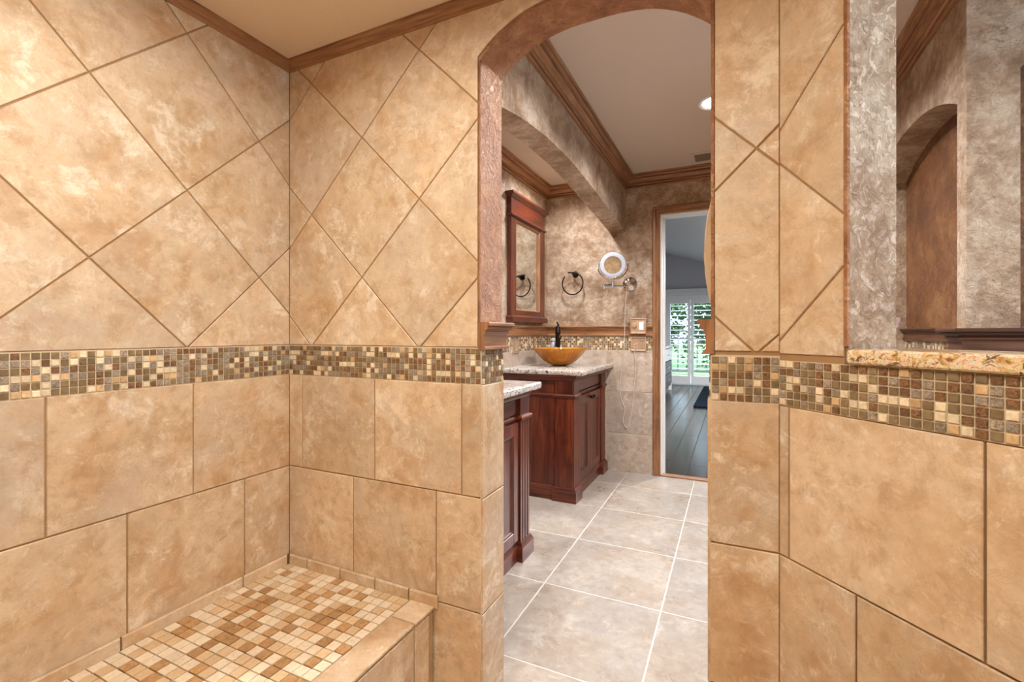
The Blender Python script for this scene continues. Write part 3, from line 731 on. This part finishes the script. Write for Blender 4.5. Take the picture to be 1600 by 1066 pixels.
for a, b in zip([XL + .014, -1.344, -1.19, -1.04, -.905], [-1.346, -1.192, -1.042, -.907, -.80]):
    V, F = tile_geo([(a + .001, .277), (b - .001, .277), (b - .001, .314), (a + .001, .314)], lambda u, v, w: (u, D - .0065 - w, v), .008, .0025); finish('liner_tile', V, F, TILE, bn)
Tm = lambda u, v, w: (u, v, BZT - .0062 + w)
mosaic(bn, Tm, XL + .014, -.9005, D - .014 - 22 * .0341, D - .014, 16, 22, budget=[300], thick=.006, g=.003, mats=BMOS, w=[.48, .32, .20], name='mosaic_tile')

# ------------------------------------------------------------------ vanities
def vanity(yA, yB, label):
    t = thing('vanity_cabinet', label, 'vanity', (-1.19, (yA + yB) / 2, 0), 'cherry vanity cabinets along the alcove')
    xb, xf, xr = XL + .008, -.93, -.958
    yn, yr = yA + .026, yA + .046; yf = yB - .026; pw_ = .105
    MB().box(xb, xr, yr, yf - .02, .02, .826).obj('carcass', CHERRY, t, grain=2)
    def post(y0, y1):
        n = 3; fl = .014; gap = (y1 - y0 - n * fl) / (n + 1); pts = [(xf - .13, y0), (xf - .13, y1), (xf, y1)]
        y = y1
        for k in range(n):
            y -= gap; pts.append((xf, y)); pts += [(xf - .006 * math.sin(math.pi * q / 4), y - fl * q / 4) for q in range(1, 4)]; y -= fl; pts.append((xf, y))
        pts.append((xf, y0))
        MB().prism(pts, lambda p: (*p, .08), lambda p: (*p, .69)).obj('fluted_post', CHERRY, t, grain=2)
        MB().box(xf - .13, xf - .001, y0, y1, .69, .826).obj('post_block', CHERRY, t, grain=2)
    post(yn, yn + pw_); post(yf - pw_, yf)
    MB().box(xb, xb + .11, yn, yr + .01, .08, .826).obj('end_stile', CHERRY, t, grain=2)
    path = [(xb, yr), (xf - .13, yr), (xf - .13, yn), (xf, yn), (xf, yn + pw_), (xr, yn + pw_), (xr, yf - pw_), (xf, yf - pw_), (xf, yf), (xb, yf)]
    kw = dict(side=-1, smooth=True, ang=25)
    sweep('base_plinth', path, [(-.02, 0), (.018, 0), (.018, .068), (.014, .074), (.012, .08), (.004, .092), (-.02, .092)], CHERRY, t, **kw)
    sweep('waist_moulding', path, [(-.01, .678), (.004, .678), (.009, .683), (.013, .688), (.013, .696), (.008, .702), (.002, .704), (-.01, .704)], CHERRY, t, **kw)
    path2 = [(xb, yn), (xf, yn), (xf, yf), (xb, yf)]
    sweep('cornice', path2, [(-.03, .79), (.002, .79), (.004, .796), (.010, .806), (.020, .816), (.022, .8265), (-.03, .8265)], CHERRY, t, **kw)
    mid = (yA + yB) / 2; d0, d1 = yn + pw_ + .006, yf - pw_ - .006
    MB().box(xr, xr + .012, d0, d1, .71, .785).obj('frieze_panel', CHERRY, t, bevel=.004)
    for a, b, kside in ((d0, mid - .002, 1), (mid + .002, d1, -1)):
        s = .055; X0, X1 = xr, xr + .02
        dm = MB().box(X0, X1, a, a + s, .10, .672).box(X0, X1, b - s, b, .10, .672).box(X0, X1, a + s, b - s, .10, .10 + s).box(X0, X1, a + s, b - s, .672 - s, .672).obj('door', CHERRY, t, grain=2, bevel=.002)
        MB().box(X0 + .001, X0 + .009, a + s - .002, b - s + .002, .10 + s - .002, .672 - s + .002).obj('panel', CHERRY, dm, grain=2)
        q = [(a + s, .10 + s), (b - s, .10 + s), (b - s, .672 - s), (a + s, .672 - s)]
        sweep('panel_bead', q, [(0, .001), (0, .017), (.006, .015), (.011, .009), (.011, .001)], CHERRY, dm, side=1, closed=True, mp=lambda u, v, w: (X0 + w, u, v))
        ky = (b - .028) if kside == 1 else (a + .028)
        MB().lathe([(.005, 0), (.005, .012), (.013, .018), (.014, .024), (.008, .03), (.001, .031)], (X1, ky, .645), 14, axis=0).obj('knob', BRONZE, dm, smooth=True)
    return t
vanity(2.884, 3.742, 'dark cherry vanity cabinet under the amber bowl, beside the bedroom door')
vanity(1.336, 2.195, 'dark cherry vanity cabinet half hidden behind the shower arch jamb')
def counter(y0, y1, label):
    rn = random.Random(int(y0 * 1000)); x0, x1 = XL + .008, -.868
    pts = [(x0, y0), (x0, y1)]
    n = 46
    rim = [(x0 + (x1 - x0) * k / 24, y1) for k in range(1, 24)] + [(x1, y1 - (y1 - y0) * k / n) for k in range(n + 1)] + [(x1 - (x1 - x0) * k / 24, y0) for k in range(1, 25)]
    loop = [(x0, y1)] + rim; m = len(loop); V = []; F = []
    lv = [(.829, 0.002), (.833, .0), (.842, .0), (.853, .0), (.859, .003), (.861, .008)]
    for zz, ins in lv:
        for (x, y) in loop:
            jx = jy = 0
            if x > x1 - 1e-6: jx = -ins - rn.uniform(0, .003)
            if y < y0 + 1e-6: jy = ins + rn.uniform(0, .003)
            if y > y1 - 1e-6: jy = -ins
            V.append((x + jx, y + jy, zz))
    for q in range(len(lv) - 1):
        for k in range(m): F.append((q * m + k, q * m + (k + 1) % m, (q + 1) * m + (k + 1) % m, (q + 1) * m + k))
    F.append(tuple(range(m))); F.append(tuple(range((len(lv) - 1) * m, len(lv) * m)))
    tag(finish('granite_countertop', V, F, GRAN_W, smooth=True, ang=50), label, 'countertop', 'granite countertops on the vanities')
counter(2.893, 3.744, 'speckled white granite countertop carrying the amber bowl')
counter(1.346, 2.185, 'speckled white granite countertop corner showing beside the arch jamb')

# ------------------------------------------------------------------ things on the far vanity
CT = .861
sx, sy = -1.172, 3.318
def bowl():
    n = 96; V = []; F = []
    prof = [(.045, 0), (.06, .002), (.09, .014), (.12, .034), (.15, .063), (.175, .092), (.194, .118), (.203, .128), (.199, .128), (.185, .112), (.166, .09), (.14, .064), (.11, .039), (.08, .022), (.045, .014), (.001, .012)]
    for i, (r, h) in enumerate(prof):
        for k in range(n):
            a = 2 * math.pi * k / n; rr = r * (1 + (.010 if 1 < i < 7 else 0) * math.cos(a * 32))
            V.append((sx + rr * math.cos(a), sy + rr * math.sin(a), CT + .004 + h))
    for q in range(len(prof) - 1):
        for k in range(n): F.append((q * n + k, q * n + (k + 1) % n, (q + 1) * n + (k + 1) % n, (q + 1) * n + k))
    F.append(tuple(range(n)))
    return V, F
vs = thing('vessel_sink', 'amber ribbed glass vessel sink on the granite countertop', 'sink', (sx, sy, CT))
V, F = bowl(); finish('bowl', V, F, AMBER, vs, smooth=True)
MB().lathe([(.052, 0), (.052, .006), (.044, .009), (.044, .0)], (sx, sy, CT), 28).obj('mounting_ring', BRONZE, vs, smooth=True)
MB().lathe([(.03, .018), (.03, .021), (.012, .022), (.001, .022)], (sx, sy, CT), 20).obj('drain', BRONZE, vs, smooth=True)
fx, fy = -1.275, 3.56
ft = thing('vessel_faucet', 'tall dark bronze faucet standing behind the amber bowl', 'faucet', (fx, fy, CT))
MB().lathe([(.03, 0), (.03, .008), (.022, .014), (.02, .02), (.02, .235), (.023, .24), (.023, .252), (.021, .256), (.021, .29), (.017, .298), (.001, .3)], (fx, fy, CT), 22).obj('body', BRONZE, ft, smooth=True)
MB().tube([(fx, fy, CT + .215), (fx + .03, fy - .06, CT + .222), (fx + .05, fy - .1, CT + .218), (fx + .058, fy - .116, CT + .2)], [.012, .012, .011, .011], 12).obj('spout', BRONZE, ft, smooth=True)
MB().tube([(fx, fy, CT + .297), (fx + .004, fy, CT + .31), (fx - .02, fy + .03, CT + .335)], [.008, .008, .005], 10).obj('lever', BRONZE, ft, smooth=True)
sb = thing('soap_bottle', 'small pale blue bottle beside the bronze faucet', 'bottle', (-1.325, 3.60, CT))
MB().lathe([(.022, 0), (.024, .004), (.024, .15), (.02, .165), (.012, .172), (.012, .18)], (-1.325, 3.60, CT), 20).obj('bottle_body', BLUEG, sb, smooth=True)
MB().lathe([(.015, .18), (.015, .2), (.013, .203), (.001, .203)], (-1.325, 3.60, CT), 16).obj('cap', WHITE, sb, smooth=True)

# ------------------------------------------------------------------ framed mirror
mr = thing('framed_mirror', 'cherry framed wall mirror with stepped cornice above the far vanity', 'mirror', (XL, 3.30, 1.184))
X0 = XL
y0, y1 = 2.975, 3.62
MB().box(X0, X0 + .035, y0, y0 + .082, 1.2, 1.94).obj('stile', CHERRY, mr, bevel=.003); MB().box(X0, X0 + .035, y1 - .1, y1, 1.2, 1.94).obj('stile', CHERRY, mr, bevel=.003)
MB().box(X0, X0 + .035, y0 + .082, y1 - .1, 1.2, 1.272).obj('bottom_rail', CHERRY, mr, bevel=.003)
MB().box(X0, X0 + .035, y0, y1, 1.95, 2.075).obj('header', CHERRY, mr, bevel=.002, grain=1)
MB().box(X0, X0 + .03, y0 + .082, y1 - .1, 1.918, 1.95).obj('top_rail', CHERRY, mr)
q3 = [(X0, y0), (X0 + .035, y0), (X0 + .035, y1), (X0, y1)]
sweep('cornice', q3, [(-.01, 2.07), (.004, 2.07), (.01, 2.078), (.024, 2.09), (.028, 2.094), (.028, 2.107), (-.01, 2.107)], CHERRY, mr, side=-1, smooth=True, ang=25)
sweep('neck_moulding', q3, [(-.01, 1.937), (.006, 1.937), (.013, 1.943), (.013, 1.95), (.005, 1.956), (-.01, 1.956)], CHERRY, mr, side=-1, smooth=True, ang=25)
sweep('sill_moulding', q3, [(-.01, 1.186), (.018, 1.186), (.018, 1.222), (.01, 1.228), (.003, 1.236), (-.01, 1.236)], CHERRY, mr, side=-1, smooth=True, ang=25)
MB().box(X0 + .012, X0 + .017, y0 + .08, y1 - .098, 1.27, 1.92).obj('glass', MIRROR, mr)
sweep('bead', [(y0 + .082, 1.272), (y1 - .1, 1.272), (y1 - .1, 1.918), (y0 + .082, 1.918)], [(0, .016), (0, .034), (.006, .03), (.012, .018), (.012, .016)], OAK, mr, side=1, closed=True, mp=lambda u, v, w: (X0 + w, u, v))

# ------------------------------------------------------------------ towel ring, magnifying mirror, cord, plates on the end wall
tr = thing('towel_ring', 'dark bronze open towel ring on the plaster end wall', 'towel ring', (-1.19, YD, 1.56))
MB().lathe([(.026, 0), (.026, -.006), (.018, -.012), (.011, -.02), (.011, -.046), (.016, -.052), (.014, -.062), (.001, -.066)], (-1.186, YD, 1.595), 20, axis=1).obj('mount', BRONZE, tr, smooth=True)
rp = [(-1.196 + .088 * math.cos(a), YD - .052, 1.515 + .092 * math.sin(a)) for a in [math.radians(78 - 300 * k / 40) for k in range(41)]]
MB().tube(rp, .0055, 8).obj('ring', BRONZE, tr, smooth=True)
MB().tube([(-1.235, YD - .055, 1.607), (-1.16, YD - .05, 1.601)], .006, 8).obj('pivot_bar', BRONZE, tr, smooth=True)
mm = thing('magnifying_mirror', 'chrome extending magnifying mirror with a white light ring on the end wall', 'mirror', (-.745, YD, 1.5))
mc = Vector((-.835, YD - .17, 1.63)); fn = (Vector((.02, 0, 1.40)) - mc).normalized()
ua = Vector((0, 0, 1)).cross(fn).normalized(); va = fn.cross(ua)
def disc(prof, n=40):
    V = []; F = []
    for r0, h in prof:
        for k in range(n):
            r = r0 * .84; a = 2 * math.pi * k / n; V.append(tuple(mc + ua * (r * math.cos(a)) + va * (r * math.sin(a)) + fn * h))
    for q in range(len(prof) - 1):
        for k in range(n): F.append((q * n + k, q * n + (k + 1) % n, (q + 1) * n + (k + 1) % n, (q + 1) * n + k))
    F.append(tuple(range(n))); F.append(tuple(range((len(prof) - 1) * n, len(prof) * n))); return V, F
V, F = disc([(.001, -.03), (.1, -.026), (.118, -.012), (.12, .0), (.118, .006), (.1, .005)]); finish('housing', V, F, CHROME, mm, smooth=True)
V, F = disc([(.078, .004), (.08, .009), (.108, .011), (.115, .008), (.116, .003)]); o = finish('light_ring', V, F, RINGW, mm, smooth=True)
V, F = disc([(.001, .0105), (.079, .0105), (.080, .008)]); finish('mirror_face', V, F, MIRROR, mm, smooth=True)
yk = [mc + ua * (.115 * math.cos(a)) + va * (.115 * math.sin(a)) - fn * .006 for a in [math.radians(180 + 180 * k / 24) for k in range(25)]]
MB().tube(yk, .006, 8).obj('yoke', CHROME, mm, smooth=True)
for sgn in (-1, 1): MB().tube([mc + ua * (.1 * sgn) - fn * .006, mc + ua * (.125 * sgn) - fn * .006], .006, 8).obj('pivot', CHROME, mm, smooth=True)
hub = mc - va * .115 - fn * .006
MB().tube([hub + Vector((0, 0, .012)), hub - Vector((0, 0, .055))], .009, 12).obj('hinge_post', CHROME, mm, smooth=True)
e1 = Vector((hub.x - .075, YD - .12, hub.z - .035)); e2 = Vector((-.745, YD - .05, hub.z - .04))
MB().tube([hub - Vector((0, 0, .03)), e1], .008, 10).obj('arm', CHROME, mm, smooth=True)
MB().tube([e1 + Vector((0, 0, .024)), e1 - Vector((0, 0, .03))], .009, 12).obj('hinge_post', CHROME, mm, smooth=True)
MB().tube([e1 - Vector((0, 0, .01)), e2], .008, 10).obj('arm', CHROME, mm, smooth=True)
MB().lathe([(.018, -.07), (.018, -.03), (.03, -.02), (.05, -.014), (.058, -.006), (.06, 0)], (-.738, YD, 1.495), 32, axis=1).obj('wall_disc', CHROME, mm, smooth=True)
def bez(pts, n=12):
    P = [Vector(p) for p in pts]; out = []
    for i in range(len(P) - 1):
        p0, p1, p2, p3 = P[max(i - 1, 0)], P[i], P[i + 1], P[min(i + 2, len(P) - 1)]
        for k in range(n):
            t = k / n; out.append(.5 * ((2 * p1) + (p2 - p0) * t + (2 * p0 - 5 * p1 + 4 * p2 - p3) * t * t + (3 * p1 - p0 - 3 * p2 + p3) * t ** 3))
    return out + [P[-1]]
yc = YD - .034
cpts = bez([(-.76, YD - .03, 1.44), (-.765, yc, 1.33), (-.772, yc, 1.2), (-.775, yc, 1.05), (-.79, yc + .016, .88), (-.81, yc + .018, .72), (-.81, yc + .018, .6), (-.775, yc + .018, .5), (-.79, yc + .018, .40), (-.75, yc + .018, .36), (-.72, yc + .018, .5), (-.70, yc + .018, .7), (-.69, yc + .016, .85), (-.70, yc + .012, .96), (-.695, yc + .01, 1.0)])
cd = MB().tube(cpts, .0024, 6).obj('power_cord', CORD, smooth=True)
tag(cd, 'thin clear cord hanging from the magnifying mirror to the outlet', 'cord')
def plate(name, label, x0, x1, z0, z1, kind):
    t = thing(name, label, 'wall plate', ((x0 + x1) / 2, YD, (z0 + z1) / 2))
    yb = YD - .002 if kind == 'switch' else YD - .0065
    pts = [(x0, z0), (x1, z0), (x1, z1), (x0, z1)]
    MB().box(x0, x1, yb - .030 if kind == 'switch' else yb - .006, yb, z0, z1).obj('plate', PLATE, t, bevel=.004)
    yt = yb - (.030 if kind == 'switch' else .006)
    sweep('rim', pts, [(0, 0), (0, .006), (.006, .009), (.012, .004), (.012, 0)], PLATE, t, side=1, closed=True, mp=lambda u, v, w: (u, yt + .002 - w, v))
    w = (x1 - x0)
    for k in (0, 1):
        c = x0 + w * (.3 + .4 * k); zc_ = (z0 + z1) / 2
        if kind == 'switch':
            if k: MB().box(c - .017, c + .017, yt - .006, yt, zc_ - .032, zc_ + .032).obj('rocker', PLASTIC, t, bevel=.002)
            else: MB().lathe([(.016, 0), (.016, -.006), (.012, -.018), (.001, -.02)], (c, yt, zc_), 18, axis=1).obj('dimmer_knob', PLATE, t, smooth=True)
        else:
            so = MB().box(c - .017, c + .017, yt - .003, yt, zc_ - .034, zc_ + .034).obj('socket', PLATE, t, bevel=.002)
            for dz_ in (-.018, .018):
                MB().box(c - .007, c - .004, yt - .0035, yt - .003, zc_ + dz_ - .005, zc_ + dz_ + .005).obj('slot', SLATE, so)
                MB().box(c + .004, c + .007, yt - .0035, yt - .003, zc_ + dz_ - .005, zc_ + dz_ + .005).obj('slot', SLATE, so)
    return t
plate('switch_plate', 'stone switch plate with a white rocker over the chair rail', -.730, -.607, 1.098, 1.222, 'switch')
plate('outlet_plate', 'stone double outlet plate in the mosaic band below the switch', -.730, -.611, .962, 1.076, 'outlet')
ol = thing('outlet_plate', 'small stone outlet plate in the mosaic behind the amber bowl, left wall', 'wall plate', (XL, 3.11, 1.01))
MB().box(XL + .004, XL + .013, 3.05, 3.165, .955, 1.058).obj('plate', PLATE, ol, bevel=.003)
MB().box(XL + .013, XL + .016, 3.088, 3.127, .972, 1.04).obj('socket', PLATE, ol, bevel=.002)

# ------------------------------------------------------------------ towel on the far side of the pillar
V = []; F = []; n = 30; m_ = 18
tw = []
for i in range(n + 1):
    v = i / n; zz = 1.52 - v * .62
    bul = math.sin(math.pi * min(1, max(0, (1.52 - zz) / .40))) ** .8 if zz > 1.12 else 0
    xl_ = -.034 - .036 * bul; xr_ = .10 + .01 * math.sin(v * 5)
    for k in range(m_ * 2):
        a = 2 * math.pi * k / (m_ * 2)
        xx = (xl_ + xr_) / 2 + (xr_ - xl_) / 2 * math.copysign(abs(math.cos(a)) ** .6, math.cos(a))
        yy = D2 + .048 + (.022 + .006 * math.sin(6 * a + 3 * v)) * math.copysign(abs(math.sin(a)) ** .7, math.sin(a)) * (.5 + .5 * min(1, v * 4 + .3))
        tw.append((xx + .0016 * math.sin(i * 2.4) * math.cos(k * 2.1), yy, zz))
q = m_ * 2
F = [(i * q + k, i * q + (k + 1) % q, (i + 1) * q + (k + 1) % q, (i + 1) * q + k) for i in range(n) for k in range(q)] + [tuple(range(q)), tuple(range(n * q, (n + 1) * q))]
tt = thing('hanging_towel', 'cream knitted towel hanging behind the right edge of the arch', 'towel', (.03, D2 + .04, .9))
finish('towel_cloth', tw, F, TOWEL, tt, smooth=True)
MB().tube([(.03, D2, 1.53), (.03, D2 + .05, 1.53), (.03, D2 + .06, 1.55)], .006, 8).obj('hook', BRONZE, tt, smooth=True)

# ------------------------------------------------------------------ ceiling lamps and vent
def can(x, y, zc_, label, power, col, r=.065, name='recessed_light', spread=2.6):
    t = thing(name, label, 'ceiling light', (x, y, zc_), 'recessed ceiling lights')
    MB().lathe([(r + .022, -.001), (r + .022, -.004), (r + .012, -.008), (r, -.004), (r, -.001)], (x, y, zc_), 36).obj('trim_ring', WHITE, t, smooth=True)
    MB().lathe([(.001, -.0035), (r, -.0035), (r, -.001)], (x, y, zc_), 36, cap=False).obj('lens', LAMP_C, t)
    d = bpy.data.lights.new('lamp', 'AREA'); d.shape = 'DISK'; d.size = r * 2; d.energy = power; d.color = col; d.spread = spread
    lo = bpy.data.objects.new('lamp', d); COL.objects.link(lo); lo.parent = t; lo.location = (0, 0, -.012)
    return t
can(-.085, 2.72, ZCB, 'recessed ceiling light cut by the arch edge in the bathroom', PW['can'], (.98, .985, 1))
can(-.085, 1.75, ZCB, 'recessed ceiling light just behind the shower arch', PW['can'], (.98, .985, 1))
can(1.45, .9, ZCB, 'unseen recessed ceiling light brightening the tub side', PW['tub'], (.98, .985, 1))  # unseen lamp, lifts the dark column and jamb on this side
can(-1.09, 3.24, ZCB, 'recessed ceiling light above the far vanity', PW['alcove'], (.98, .985, 1))
can(-1.17, 1.85, ZCB, 'recessed ceiling light above the near vanity', PW['alcove'], (.98, .985, 1))
can(-.72, .42, ZC, 'recessed ceiling light over the shower bench', PW['shower'], (1, .915, .785), .08, spread=3.0)
can(.1, -.2, ZC, 'added unseen ceiling light evening out the middle of the shower', PW['shower_fill'], (1, .915, .785), .08, spread=3.0)  # added second shower lamp, out of view, for flatter light
vt = thing('ceiling_vent', 'tan slatted air vent in the bathroom ceiling', 'vent', (-.1, 3.52, ZCB))
vx0, vx1, vy0, vy1 = -.262, .06, 3.43, 3.61
MB().box(vx0, vx1, vy0, vy0 + .02, ZCB - .008, ZCB).box(vx0, vx1, vy1 - .02, vy1, ZCB - .008, ZCB).box(vx0, vx0 + .02, vy0 + .02, vy1 - .02, ZCB - .008, ZCB).box(vx1 - .02, vx1, vy0 + .02, vy1 - .02, ZCB - .008, ZCB).obj('frame', PAINT_B, vt)
MB().box(vx0 + .02, vx1 - .02, vy0 + .02, vy1 - .02, ZCB - .002, ZCB - .0005).obj('duct', DUCTD, vt)
for k in range(7):
    yy = vy0 + .028 + k * .0205
    MB().prism([(yy, -.003), (yy + .012, -.009), (yy + .014, -.008), (yy + .002, -.002)], lambda p: (vx0 + .02, p[0], ZCB + p[1]), lambda p: (vx1 - .02, p[0], ZCB + p[1])).obj('slat', DUCT, vt)
# added bedroom lamp out of view, brightens the bedroom walls
bl = thing('bedroom_fill_light', 'added white fill light on the bedroom ceiling, out of view', 'ceiling light', (.9, 6.5, zc(.9)))
MB().lathe([(.16, .02), (.16, -.05), (.12, -.07), (.001, -.07)], (.9, 6.5, zc(.9)), 28).obj('shade', WHITE, bl, smooth=True)
d = bpy.data.lights.new('lamp', 'AREA'); d.shape = 'DISK'; d.size = .3; d.energy = PW['bed']; d.color = (.95, .97, 1)
lo = bpy.data.objects.new('lamp', d); COL.objects.link(lo); lo.parent = bl; lo.location = (0, 0, -.09)
